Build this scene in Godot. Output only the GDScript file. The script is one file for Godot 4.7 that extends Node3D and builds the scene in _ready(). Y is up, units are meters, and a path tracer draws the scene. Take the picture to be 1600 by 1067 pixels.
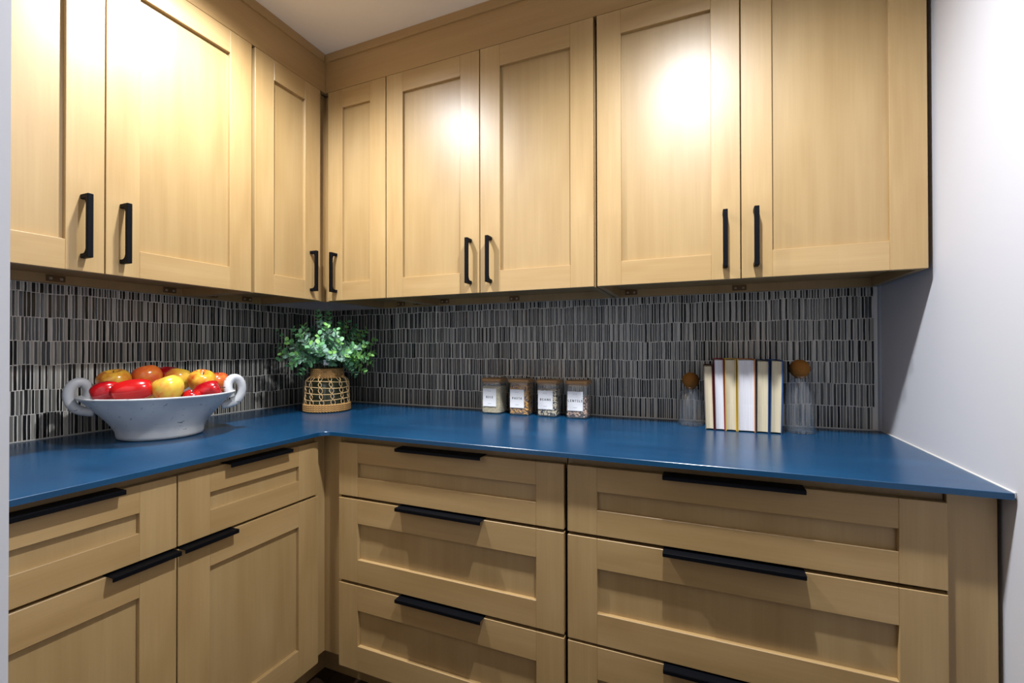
extends Node3D
# A walk-in pantry: L-shaped run of maple cabinets under a blue counter.
# The tiled face of the left wall is x = 0, that of the back wall is z = 0, the right wall is x = 2.308; the camera stands in the doorway.

const CU := 0.362      # face of the wall cabinets' doors
const CB := 0.637      # face of the base cabinets' doors and drawers
const CD := 0.667      # front edge of the counter
const RW := 2.308      # right wall
const TOP := 0.914     # counter top
const CEIL := 2.379
const FLOOR := 0.05
const ROWS := [0.9165, 0.990, 1.061, 1.133, 1.2025, 1.271, 1.344, 1.3715]

var M := {}
var taken := {}
var rng := RandomNumberGenerator.new()

# ------------------------------------------------------------------ shapes
class Shape:
	var st := SurfaceTool.new()
	var left := false          # the left run: (u, v, w) = (z, y, x) instead of (x, y, z)
	var xf := Transform3D()
	func _init(on_left := false):
		left = on_left
		st.begin(Mesh.PRIMITIVE_TRIANGLES)
	func at(u, v, w) -> Vector3:
		return Vector3(w, v, u) if left else Vector3(u, v, w)
	func flat():
		st.set_smooth_group(-1)
	func smooth(n := 1):
		st.set_smooth_group(n)
	func tri(a: Vector3, b: Vector3, c: Vector3, inside: Vector3):   # faces away from «inside»
		if (b - a).cross(c - a).dot((a + b + c) / 3.0 - inside) > 0.0:
			st.add_vertex(xf * a); st.add_vertex(xf * c); st.add_vertex(xf * b)
		else:
			st.add_vertex(xf * a); st.add_vertex(xf * b); st.add_vertex(xf * c)
	func quad(a, b, c, d, inside):
		tri(a, b, c, inside); tri(a, c, d, inside)
	func ccw(a: Vector3, b: Vector3, c: Vector3):
		st.add_vertex(xf * a); st.add_vertex(xf * c); st.add_vertex(xf * b)
	func box(u0, u1, v0, v1, w0, w1, b := 0.0):                       # a box with chamfered edges
		flat()
		var lo := at(u0, v0, w0)
		var hi := at(u1, v1, w1)
		var mid := (lo + hi) / 2.0
		var h := ((hi - lo) / 2.0).abs()
		b = minf(b, minf(h.x, minf(h.y, h.z)) * 0.9)
		var p := func(s: Vector3, k: int) -> Vector3:
			var e := h - Vector3(b, b, b)
			e[k] = h[k]
			return mid + e * s
		for k in 3:
			var i := (k + 1) % 3
			var j := (k + 2) % 3
			for s in [-1.0, 1.0]:
				var q := []
				for t in [[-1, -1], [1, -1], [1, 1], [-1, 1]]:
					var g := Vector3.ZERO
					g[k] = s; g[i] = t[0]; g[j] = t[1]
					q.append(p.call(g, k))
				quad(q[0], q[1], q[2], q[3], mid)
			if b > 0.0:
				for s in [-1.0, 1.0]:
					for t in [-1.0, 1.0]:
						var g0 := Vector3.ZERO
						g0[i] = s; g0[j] = t; g0[k] = -1
						var g1 := g0
						g1[k] = 1
						quad(p.call(g0, i), p.call(g1, i), p.call(g1, j), p.call(g0, j), mid)
		if b > 0.0:
			for x in [-1.0, 1.0]:
				for y in [-1.0, 1.0]:
					for z in [-1.0, 1.0]:
						var g := Vector3(x, y, z)
						tri(p.call(g, 0), p.call(g, 1), p.call(g, 2), mid)
	func tube(path: Array, radii, sides := 8, closed := false, capped := true):
		smooth()
		var n := path.size()
		var rings := []
		var up := Vector3.UP
		for i in n:
			var t: Vector3
			if closed:
				t = (path[(i + 1) % n] - path[(i + n - 1) % n]).normalized()
			else:
				t = (path[mini(i + 1, n - 1)] - path[maxi(i - 1, 0)]).normalized()
			if i == 0:
				up = Vector3.UP if absf(t.y) < 0.9 else Vector3.RIGHT
			var a := t.cross(up).normalized()
			up = a.cross(t).normalized()
			var r: float = radii[i] if radii is Array else radii
			var ring := []
			for k in sides:
				var f := TAU * k / sides
				ring.append(path[i] + (a * cos(f) + up * sin(f)) * r)
			rings.append(ring)
		for i in (n if closed else n - 1):
			var j := (i + 1) % n
			var c: Vector3 = (path[i] + path[j]) / 2.0
			for k in sides:
				var l := (k + 1) % sides
				quad(rings[i][k], rings[i][l], rings[j][l], rings[j][k], c)
		if capped and not closed:
			for e in [0, n - 1]:
				var inner: Vector3 = path[1] if e == 0 else path[n - 2]
				for k in sides:
					tri(path[e], rings[e][k], rings[e][(k + 1) % sides], inner)
	func lathe(profile: Array, centre: Vector3, sides := 40, turn_out := true):   # profile of Vector2(radius, height), from the bottom of the outside over the top
		smooth()
		var n := profile.size()
		for i in n - 1:
			var p: Vector2 = profile[i]
			var q: Vector2 = profile[i + 1]
			for k in sides:
				var a := TAU * k / sides
				var b := TAU * (k + 1) / sides
				var p0 := centre + Vector3(p.x * cos(a), p.y, p.x * sin(a))
				var p1 := centre + Vector3(p.x * cos(b), p.y, p.x * sin(b))
				var q0 := centre + Vector3(q.x * cos(a), q.y, q.x * sin(a))
				var q1 := centre + Vector3(q.x * cos(b), q.y, q.x * sin(b))
				if turn_out:
					if p.x > 0.0: ccw(p0, q1, p1)
					if q.x > 0.0: ccw(p0, q0, q1)
				else:
					if p.x > 0.0: ccw(p0, p1, q1)
					if q.x > 0.0: ccw(p0, q1, q0)

func mesh_of(parts: Array, origin := Vector3.ZERO) -> ArrayMesh:      # [[shape, material], ...] -> one mesh
	var m := ArrayMesh.new()
	for p in parts:
		p[0].st.generate_normals()
		var a: Array = p[0].st.commit_to_arrays()
		if origin != Vector3.ZERO:
			var v: PackedVector3Array = a[Mesh.ARRAY_VERTEX]
			for i in v.size():
				v[i] -= origin
			a[Mesh.ARRAY_VERTEX] = v
		m.add_surface_from_arrays(Mesh.PRIMITIVE_TRIANGLES, a)
		m.surface_set_material(m.get_surface_count() - 1, p[1])
	return m

func numbered(called: String) -> String:
	if not taken.has(called):
		taken[called] = 0
		return called
	taken[called] += 1
	return "%s_%03d" % [called, taken[called]]

func where(parent) -> Vector3:
	var p := Vector3.ZERO
	while parent != self:
		p += parent.position
		parent = parent.get_parent()
	return p

func part(called: String, parts, parent, mat = null) -> MeshInstance3D:      # shapes are in scene coordinates
	var o := MeshInstance3D.new()
	o.name = called
	o.mesh = mesh_of(parts if parts is Array else [[parts, mat]], where(parent))
	parent.add_child(o, true)
	return o

func tag(o, label: String, category: String, group := ""):
	o.set_meta("label", label)
	o.set_meta("category", category)
	if group != "":
		o.set_meta("group", group)

func thing(called: String, label: String, category: String, at: Vector3, group := "") -> Node3D:
	var o := Node3D.new()
	o.name = numbered(called)
	add_child(o)
	o.position = at
	tag(o, label, category, group)
	return o

func solid(called: String, parts, at: Vector3, mat = null) -> MeshInstance3D:   # a thing that is one mesh
	var o := MeshInstance3D.new()
	o.name = numbered(called)
	add_child(o)
	o.position = at
	o.mesh = mesh_of(parts if parts is Array else [[parts, mat]], at)
	return o

func structure(called: String, sh, mat, at := Vector3.ZERO) -> MeshInstance3D:
	var o := solid(called, sh, at, mat)
	o.set_meta("kind", "structure")
	return o

# ------------------------------------------------------------------ materials
func lin(r, g, b) -> Color:
	return Color(r, g, b).linear_to_srgb()

func plain(c: Color, rough := 0.5, spec := 0.5) -> StandardMaterial3D:
	var m := StandardMaterial3D.new()
	m.albedo_color = c
	m.roughness = rough
	m.metallic_specular = spec
	return m

func noise(freq: float, s: int, octaves := 3) -> FastNoiseLite:
	var n := FastNoiseLite.new()
	n.noise_type = FastNoiseLite.TYPE_SIMPLEX_SMOOTH
	n.frequency = freq
	n.seed = s
	n.fractal_octaves = octaves
	return n

func stretched(n: FastNoiseLite, w: int, h: int, side: int) -> PackedByteArray:   # a tileable layer, drawn out to a square
	var im := n.get_seamless_image(w, h)
	im.convert(Image.FORMAT_L8)
	im.resize(side, side, Image.INTERPOLATE_CUBIC)
	return im.get_data()

func layered(side: int, layers: Array, dark: Color, light: Color, flip := false) -> ImageTexture:   # layers of [bytes, weight]
	var im := PackedByteArray()
	im.resize(side * side * 3)
	for i in side * side:
		var v := 0.5
		for l in layers:
			v += (l[0][i] / 255.0 - 0.5) * l[1]
		v = clampf(v, 0.0, 1.0)
		var k := i
		if flip:
			@warning_ignore("integer_division")
			k = (i % side) * side + i / side
		im[k * 3] = int(255.0 * lerpf(dark.r, light.r, v))
		im[k * 3 + 1] = int(255.0 * lerpf(dark.g, light.g, v))
		im[k * 3 + 2] = int(255.0 * lerpf(dark.b, light.b, v))
	var img := Image.create_from_data(side, side, false, Image.FORMAT_RGB8, im)
	img.generate_mipmaps()
	return ImageTexture.create_from_image(img)

func triplanar(m: StandardMaterial3D, tex: Texture2D, scale: Vector3, off := Vector3.ZERO, world := true) -> StandardMaterial3D:
	m.albedo_texture = tex
	m.uv1_triplanar = true
	m.uv1_world_triplanar = world
	m.uv1_scale = scale
	m.uv1_offset = off
	m.uv1_triplanar_sharpness = 4.0
	return m

func make_materials():
	var side := 512
	var fib := stretched(noise(0.16, 3), 512, 40, side)
	var fib2 := stretched(noise(0.05, 9), 512, 48, side)
	var blot := stretched(noise(0.05, 5), 64, 30, side)
	var wl := [[fib, 0.22], [fib2, 0.25], [blot, 0.8]]
	var dark := Color(0.63, 0.51, 0.325)
	var light := Color(0.705, 0.592, 0.408)
	var up := layered(side, wl, dark, light)
	var across := layered(side, wl, dark, light, true)
	var wood := func(tex, sc, off, tint) -> StandardMaterial3D:
		var m := triplanar(plain(tint, 0.40, 0.60), tex, sc, off)
		return m
	M.stile = wood.call(up, Vector3(2.6, 0.9, 2.6), Vector3.ZERO, Color(1, 1, 1))
	M.panel = wood.call(up, Vector3(2.0, 0.7, 2.0), Vector3(0.37, 0.21, 0.6), Color(0.97, 0.975, 0.98))
	M.rail = wood.call(across, Vector3(0.9, 2.6, 0.9), Vector3(0.1, 0.5, 0.3), Color(0.99, 0.985, 0.98))
	M.fascia = wood.call(across, Vector3(0.6, 1.8, 0.6), Vector3(0.6, 0.2, 0.1), Color(0.96, 0.94, 0.92))
	M.carcass = wood.call(up, Vector3(2.2, 0.8, 2.2), Vector3(0.2, 0.7, 0.1), Color(0.93, 0.91, 0.88))
	M.inside = plain(lin(0.10, 0.07, 0.035), 0.7)
	M.black = plain(lin(0.003, 0.0035, 0.005), 0.5, 0.2)
	M.wall = plain(lin(0.57, 0.57, 0.60), 0.6, 0.3)
	M.ceiling = plain(lin(0.78, 0.71, 0.60), 0.85, 0.3)
	M.trim = plain(lin(0.78, 0.78, 0.79), 0.4)
	# counter: a deep blue slab with faint long streaks
	var st1 := stretched(noise(0.06, 21), 12, 220, side)
	var st2 := stretched(noise(0.03, 22), 60, 60, side)
	var blue := layered(side, [[st1, 0.45], [st2, 0.6]], Color(0.038, 0.20, 0.325), Color(0.075, 0.28, 0.42))
	M.counter = triplanar(plain(Color.WHITE, 0.27, 0.5), blue, Vector3(1.1, 1.1, 1.1))
	M.caulk = plain(lin(0.62, 0.60, 0.56), 0.6)
	M.grout = plain(lin(0.80, 0.77, 0.71), 0.75)
	M.tiles = []
	for c in [[0.010, 0.010, 0.0095], [0.020, 0.0195, 0.0185], [0.075, 0.073, 0.067], [0.19, 0.182, 0.16], [0.37, 0.352, 0.305], [0.52, 0.49, 0.43]]:
		M.tiles.append(plain(lin(c[0], c[1], c[2]), 0.17))
	M.floor = triplanar(plain(Color.WHITE, 0.4), layered(side, wl, Color(0.15, 0.095, 0.06), Color(0.24, 0.16, 0.105), true), Vector3(0.9, 2, 3.0))
	M.brass = plain(lin(0.16, 0.085, 0.03), 0.4)
	M.brass.metallic = 0.4
	M.screw = plain(lin(0.5, 0.45, 0.36), 0.3)
	M.screw.metallic = 0.9
	# glazed, worn bowl
	var chips := stretched(noise(0.10, 31, 5), 90, 200, side)
	var wash := stretched(noise(0.02, 32), 120, 60, side)
	var pix := PackedByteArray()
	pix.resize(side * side * 3)
	for i in side * side:
		var c := Color(0.70, 0.71, 0.725).lerp(Color(0.82, 0.82, 0.81), clampf(wash[i] / 255.0 * 1.6 - 0.3, 0, 1))
		if chips[i] > 201 and wash[i] > 138:
			c = c.lerp(Color(0.24, 0.225, 0.21), clampf((chips[i] - 201) / 9.0, 0, 0.85))
		pix[i * 3] = int(c.r * 255); pix[i * 3 + 1] = int(c.g * 255); pix[i * 3 + 2] = int(c.b * 255)
	M.bowl = triplanar(plain(Color.WHITE, 0.42), ImageTexture.create_from_image(Image.create_from_data(side, side, false, Image.FORMAT_RGB8, pix)), Vector3(3.1, 4.3, 3.1))
	M.fruit = plain(Color.WHITE, 0.16)
	M.fruit.vertex_color_use_as_albedo = true
	M.fruit_stem = plain(lin(0.05, 0.028, 0.012), 0.7)
	M.straw = triplanar(plain(Color.WHITE, 0.7, 0.3), layered(side, [[stretched(noise(0.1, 41), 256, 256, side), 0.9]], Color(0.50, 0.36, 0.20), Color(0.80, 0.64, 0.42)), Vector3(14, 14, 14))
	M.cord = triplanar(plain(Color.WHITE, 0.65, 0.3), layered(side, [[stretched(noise(0.1, 42), 256, 256, side), 0.9]], Color(0.66, 0.52, 0.34), Color(0.86, 0.74, 0.55)), Vector3(14, 14, 14))
	M.glass = plain(Color(0.95, 0.97, 0.97, 0.05), 0.03)
	M.glass.transparency = BaseMaterial3D.TRANSPARENCY_ALPHA
	M.bottle_glass = plain(Color(0.9, 0.93, 0.95, 0.025), 0.02)
	M.bottle_glass.transparency = BaseMaterial3D.TRANSPARENCY_ALPHA
	M.vase_glass = plain(Color(0.20, 0.22, 0.16, 0.55), 0.06)
	M.vase_glass.transparency = BaseMaterial3D.TRANSPARENCY_ALPHA
	M.bamboo = triplanar(plain(Color.WHITE, 0.5), layered(side, [[stretched(noise(0.09, 51), 24, 400, side), 0.8]], Color(0.58, 0.42, 0.25), Color(0.76, 0.60, 0.40)), Vector3(3, 8, 8))
	M.cork = triplanar(plain(Color.WHITE, 0.85, 0.3), layered(side, [[stretched(noise(0.12, 61, 5), 300, 300, side), 1.3]], Color(0.44, 0.27, 0.10), Color(0.72, 0.49, 0.23)), Vector3(9, 9, 9))
	M.paper = plain(lin(0.80, 0.81, 0.83), 0.6)
	M.ink = plain(lin(0.02, 0.02, 0.025), 0.7)
	M.ink_pale = plain(lin(0.30, 0.31, 0.33), 0.7)
	M.rice = triplanar(plain(Color.WHITE, 0.7), layered(side, [[stretched(noise(0.16, 71, 3), 400, 400, side), 1.4]], Color(0.74, 0.67, 0.48), Color(0.93, 0.88, 0.72)), Vector3(7, 7, 7))
	M.rice_grain = plain(lin(0.74, 0.68, 0.50), 0.5)
	M.pasta = plain(lin(0.66, 0.33, 0.045), 0.4)
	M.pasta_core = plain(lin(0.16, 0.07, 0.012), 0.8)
	M.bean = plain(lin(0.70, 0.60, 0.42), 0.35)
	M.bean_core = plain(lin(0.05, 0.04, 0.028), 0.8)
	M.lentil = plain(lin(0.62, 0.40, 0.28), 0.4)
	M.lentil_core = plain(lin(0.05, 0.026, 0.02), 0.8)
	var pages := stretched(noise(0.2, 81, 2), 512, 6, side)
	M.page_white = triplanar(plain(Color.WHITE, 0.75, 0.3), layered(side, [[pages, 0.9]], Color(0.74, 0.73, 0.74), Color(0.93, 0.93, 0.95)), Vector3(9, 3, 9))
	M.page_cream = triplanar(plain(Color.WHITE, 0.75, 0.3), layered(side, [[pages, 0.9]], Color(0.72, 0.67, 0.55), Color(0.88, 0.83, 0.72)), Vector3(9, 3, 9))
	M.stem = plain(lin(0.07, 0.09, 0.04), 0.6)
	M.leaves = []
	for c in [[0.34, 0.52, 0.42], [0.17, 0.41, 0.18], [0.24, 0.50, 0.13], [0.08, 0.21, 0.10]]:
		var m := plain(lin(c[0], c[1], c[2]), 0.42)
		m.backlight_enabled = true
		m.backlight = lin(c[0] * 0.35, c[1] * 0.35, c[2] * 0.3)
		m.cull_mode = BaseMaterial3D.CULL_DISABLED
		M.leaves.append(m)
	M.glow = plain(Color.WHITE, 0.5)
	M.glow.emission_enabled = true
	M.glow.emission = Color(0.97, 0.98, 1.0)
	M.glow.emission_energy_multiplier = 9.0

# ------------------------------------------------------------------ the room
func make_shell():
	var s := Shape.new()
	s.box(-0.6, RW + 0.14, FLOOR - 0.12, FLOOR - 0.012, -0.14, 3.5)
	var fl := structure("floor", s, M.floor)
	var z := -0.01
	var odd := 0
	while z < 3.4:                                   # dark boards, laid along the back wall
		var x := -0.6 + (0.0 if odd % 2 == 0 else -0.55)
		while x < RW + 0.14:
			var b := Shape.new()
			var d := rng.randf_range(0.0, 0.0012)
			b.box(maxf(x, -0.6) + 0.001, minf(x + 1.2, RW + 0.14) - 0.001, FLOOR - 0.012, FLOOR - d, z + 0.001, z + 0.128, 0.0015)
			part("plank", b, fl, M.floor)
			x += 1.2
		z += 0.129
		odd += 1
	s = Shape.new()
	s.box(-0.6, RW + 0.14, CEIL, CEIL + 0.12, -0.14, 3.5)
	structure("ceiling", s, M.ceiling)
	s = Shape.new()
	s.box(-0.13, -0.010, FLOOR, CEIL, -0.14, 1.6)
	var wl := structure("wall_left", s, M.wall)
	s = Shape.new()
	s.box(-0.010, RW, FLOOR, CEIL, -0.14, -0.010)
	var wb := structure("wall_back", s, M.wall)
	s = Shape.new()
	s.box(RW, RW + 0.13, FLOOR, CEIL, -0.14, 3.5)
	structure("wall_right", s, M.wall)
	s = Shape.new()
	s.box(-0.6, 1.28, FLOOR, CEIL, 1.6, 1.72)
	s.box(1.28, RW, 2.14, CEIL, 1.6, 1.72)
	structure("wall_front", s, M.wall)
	s = Shape.new()
	s.box(-0.72, -0.6, FLOOR, CEIL, 1.6, 3.5)
	structure("wall_side", s, M.wall)
	s = Shape.new()
	s.box(-0.6, RW, FLOOR, CEIL, 3.38, 3.5)
	structure("wall_hall", s, M.wall)
	tiles(wb, false, 0.0, 2.286, [0.446, 0.743, 1.040, 1.396, 1.697, 1.99])
	tiles(wl, true, 0.0, 1.598, [0.405, 0.594, 0.903, 1.212, 1.52])

func strip(s: Shape, u0, u1, v0, v1, bend, lean, proud):
	s.flat()
	var c := 0.0007
	var vm: float = (v0 + v1) / 2.0
	var us := [[u0, u1], [u0 + bend, u1 + bend], [u0, u1]]
	var vs := [v0, vm, v1]
	var inside: Vector3 = s.at((u0 + u1) / 2.0, vm, -0.01)
	var b := []
	var f := []
	for k in 3:
		b.append([s.at(us[k][0], vs[k], -0.0032), s.at(us[k][1], vs[k], -0.0032)])
		var vv: float = vs[k] + (c if k == 0 else (-c if k == 2 else 0.0))
		f.append([s.at(us[k][0] + c, vv, proud - lean), s.at(us[k][1] - c, vv, proud + lean)])
	for k in 2:
		s.quad(f[k][0], f[k][1], f[k + 1][1], f[k + 1][0], inside)
		s.quad(b[k][0], f[k][0], f[k + 1][0], b[k + 1][0], inside)
		s.quad(b[k][1], f[k][1], f[k + 1][1], b[k + 1][1], inside)
	s.quad(b[0][0], b[0][1], f[0][1], f[0][0], inside)
	s.quad(b[2][0], b[2][1], f[2][1], f[2][0], inside)

func tiles(wall, on_left: bool, from: float, to: float, seams: Array):
	var bed := Shape.new(on_left)
	bed.box(from - 0.001, to + 0.010 if not on_left else to, TOP, 1.3725, -0.010, -0.0028)
	part("grout_bed", bed, wall, M.grout)
	var line := Shape.new(on_left)
	line.box(from, to + 0.010 if not on_left else to, TOP, TOP + 0.0035, -0.003, 0.002, 0.0008)
	part("caulk_line", line, wall, M.caulk)
	var wave := noise(9.0, 101 if on_left else 102, 2)
	var all := []
	var eye := Vector3(1.786, 1.178, 1.777)
	for row in ROWS.size() - 1:
		var u := from + 0.001
		var was := 0
		while u < to - 0.004:
			var w := rng.randf_range(0.0042, 0.0082)
			var gap := rng.randf_range(0.0018, 0.0029)
			for seam in seams:
				if u < seam and u + w > seam - 0.002:
					w = maxf(seam - 0.0015 - u, 0.0025)
					gap = 0.0030
			w = minf(w, to - u)
			var r := rng.randf()
			var tone := (0 if r < 0.55 else (1 if r < 0.82 else 2)) if was > 2 else (2 if r < 0.20 else (3 if r < 0.46 else (4 if r < 0.78 else (5 if r < 0.88 else 0))))
			was = tone
			var lo: float = ROWS[row] + wave.get_noise_2d(u, row * 3.0) * 0.004 + 0.0008 + rng.randf_range(-0.0008, 0.0008)
			var hi: float = ROWS[row + 1] + wave.get_noise_2d(u, (row + 1) * 3.0) * 0.004 - 0.0008 + rng.randf_range(-0.0008, 0.0008)
			if row == 0:
				lo = ROWS[0] + 0.001
			if row == ROWS.size() - 2:
				hi = 1.3715
			var mid := Vector3(0, (lo + hi) / 2.0, u) if on_left else Vector3(u, (lo + hi) / 2.0, 0)
			var to_eye := eye - mid
			var facing := (to_eye.x if on_left else to_eye.z) / to_eye.length()
			var size := w * (hi - lo) * facing / to_eye.length_squared()
			if on_left and u > 1.16:                      # behind the door jamb
				size = 0.0
			all.append([size, tone, u, u + w, lo, hi, rng.randf_range(-0.0005, 0.0005), rng.randf_range(-0.0004, 0.0004), rng.randf_range(-0.0006, 0.0)])
			u += w + gap
	all.sort_custom(func(a, b): return a[0] > b[0])
	var rest := []
	for k in 6:
		rest.append(Shape.new(on_left))
	for i in all.size():
		var a: Array = all[i]
		if i < 290:
			var s := Shape.new(on_left)
			strip(s, a[2], a[3], a[4], a[5], a[6], a[7], a[8])
			part("tile_strip", s, wall, M.tiles[a[1]])
		else:
			strip(rest[a[1]], a[2], a[3], a[4], a[5], a[6], a[7], a[8])
	var many := []
	for k in 6:
		many.append([rest[k], M.tiles[k]])
	part("tile_strips", many, wall).set_meta("kind", "stuff")

func downlight(called: String, label: String, at: Vector3, energy: float, color: Color):
	var t := thing(called, label, "light", at)
	var ring := Shape.new()
	ring.lathe([Vector2(0.031, 0.0), Vector2(0.031, -0.006), Vector2(0.052, -0.005), Vector2(0.056, 0.0)], at, 36, false)
	part("trim_ring", ring, t, M.trim)
	var lens := Shape.new()
	lens.lathe([Vector2(0.0, -0.004), Vector2(0.030, -0.003), Vector2(0.030, 0.0)], at, 30)
	part("lens", lens, t, M.glow)
	var l := SpotLight3D.new()
	l.name = "lamp"
	l.spot_angle = 78.0
	l.spot_angle_attenuation = 1.0
	l.spot_range = 8.0
	l.spot_attenuation = 2.0
	l.light_size = 0.028
	l.light_energy = energy
	l.light_color = color
	l.shadow_enabled = true
	l.position = Vector3(0, -0.034, 0)
	l.rotation_degrees.x = -90
	t.add_child(l)

# ------------------------------------------------------------------ cabinets
func shaker(parent, called: String, on_left: bool, u0, u1, v0, v1, face, st, rt, rb) -> MeshInstance3D:
	var back: float = face - 0.020
	var b := 0.0009
	var stiles := Shape.new(on_left)
	stiles.box(u0, u0 + st, v0, v1, back, face, b)
	stiles.box(u1 - st, u1, v0, v1, back, face, b)
	var rails := Shape.new(on_left)
	rails.box(u0 + st, u1 - st, v0, v0 + rb, back, face, b)
	rails.box(u0 + st, u1 - st, v1 - rt, v1, back, face, b)
	var o := part(called, [[stiles, M.stile], [rails, M.rail]], parent)
	var p := Shape.new(on_left)
	p.box(u0 + st, u1 - st, v0 + rb, v1 - rt, back + 0.002, face - 0.0112)
	part("panel", p, o, M.panel)
	return o

func bar_pull(door, on_left: bool, u, v0, v1, face):
	var s := Shape.new(on_left)
	var h := 0.0062
	s.box(u - h, u + h, v0, v1, face + 0.024, face + 0.034, 0.0012)
	for k in [0, 1]:
		var a: float = v0 if k == 0 else v1 - 0.011
		s.box(u - h, u + h, a, a + 0.011, face + 0.0002, face + 0.026, 0.001)
		# the curve inside the corner
		s.flat()
		var y: float = a + 0.011 if k == 0 else a
		var d: float = 1.0 if k == 0 else -1.0
		var mid: Vector3 = s.at(u, y - d * 0.004, face + 0.024)
		var pts := []
		for i in 5:
			var f := PI / 2 * i / 4.0
			pts.append([y + d * 0.010 * (1.0 - sin(f)), face + 0.024 - 0.010 * (1.0 - cos(f))])
		for i in 4:
			s.quad(s.at(u - h, pts[i][0], pts[i][1]), s.at(u + h, pts[i][0], pts[i][1]), s.at(u + h, pts[i + 1][0], pts[i + 1][1]), s.at(u - h, pts[i + 1][0], pts[i + 1][1]), mid)
			for e in [-h, h]:
				s.tri(s.at(u + e, y, face + 0.024), s.at(u + e, pts[i][0], pts[i][1]), s.at(u + e, pts[i + 1][0], pts[i + 1][1]), mid)
	part("bar_pull", s, door, M.black)

func edge_pull(front, on_left: bool, u0, u1, top, face):          # a folded black strip hooked over the top edge
	var s := Shape.new(on_left)
	s.box(u0, u1, top + 0.0002, top + 0.0026, face - 0.018, face + 0.024, 0.0009)
	s.box(u0, u1, top - 0.0075, top + 0.0026, face + 0.0215, face + 0.0242, 0.0011)
	part("edge_pull", s, front, M.black)

func carcass(t, on_left: bool, u0, u1, v0, v1, depth, floor_up := 0.0):
	var s := Shape.new(on_left)
	var k := 0.018
	var side: float = depth if floor_up > 0.0 else depth - 0.055   # the base units' sides stop short of the fronts
	s.box(u0, u0 + k, v0, v1, 0.002, side, 0.0006)
	s.box(u1 - k, u1, v0, v1, 0.002, side, 0.0006)
	s.box(u0 + k, u1 - k, v0 + floor_up, v0 + floor_up + k, 0.002, depth - 0.001)
	s.box(u0 + k, u1 - k, v1 - k, v1, 0.002, depth - (0.001 if floor_up > 0.0 else 0.0205))
	s.box(u0 + k, u1 - k, v0 + floor_up + k, v1 - k, 0.002, 0.012)
	if floor_up > 0.0:                                             # hanging rail under the recessed bottom
		s.box(u0 + k, u1 - k, v0, v0 + floor_up, 0.002, 0.018, 0.0006)
	else:                                                          # rail under the counter
		s.box(u0 + 0.0005, u1 - 0.0005, v1 - 0.040, v1, depth - 0.020, depth - 0.001)
	part("body", s, t, M.carcass)

func clip(t, on_left: bool, u, v, w):
	var s := Shape.new(on_left)
	s.box(u - 0.022, u + 0.022, v - 0.0095, v + 0.0095, w, w + 0.003, 0.0008)
	var c := Shape.new(on_left)
	for d in [-0.012, 0.012]:
		c.box(u + d - 0.004, u + d + 0.004, v - 0.005, v + 0.003, w + 0.003, w + 0.006, 0.0022)
	part("mounting_clip", [[s, M.brass], [c, M.screw]], t)

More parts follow.
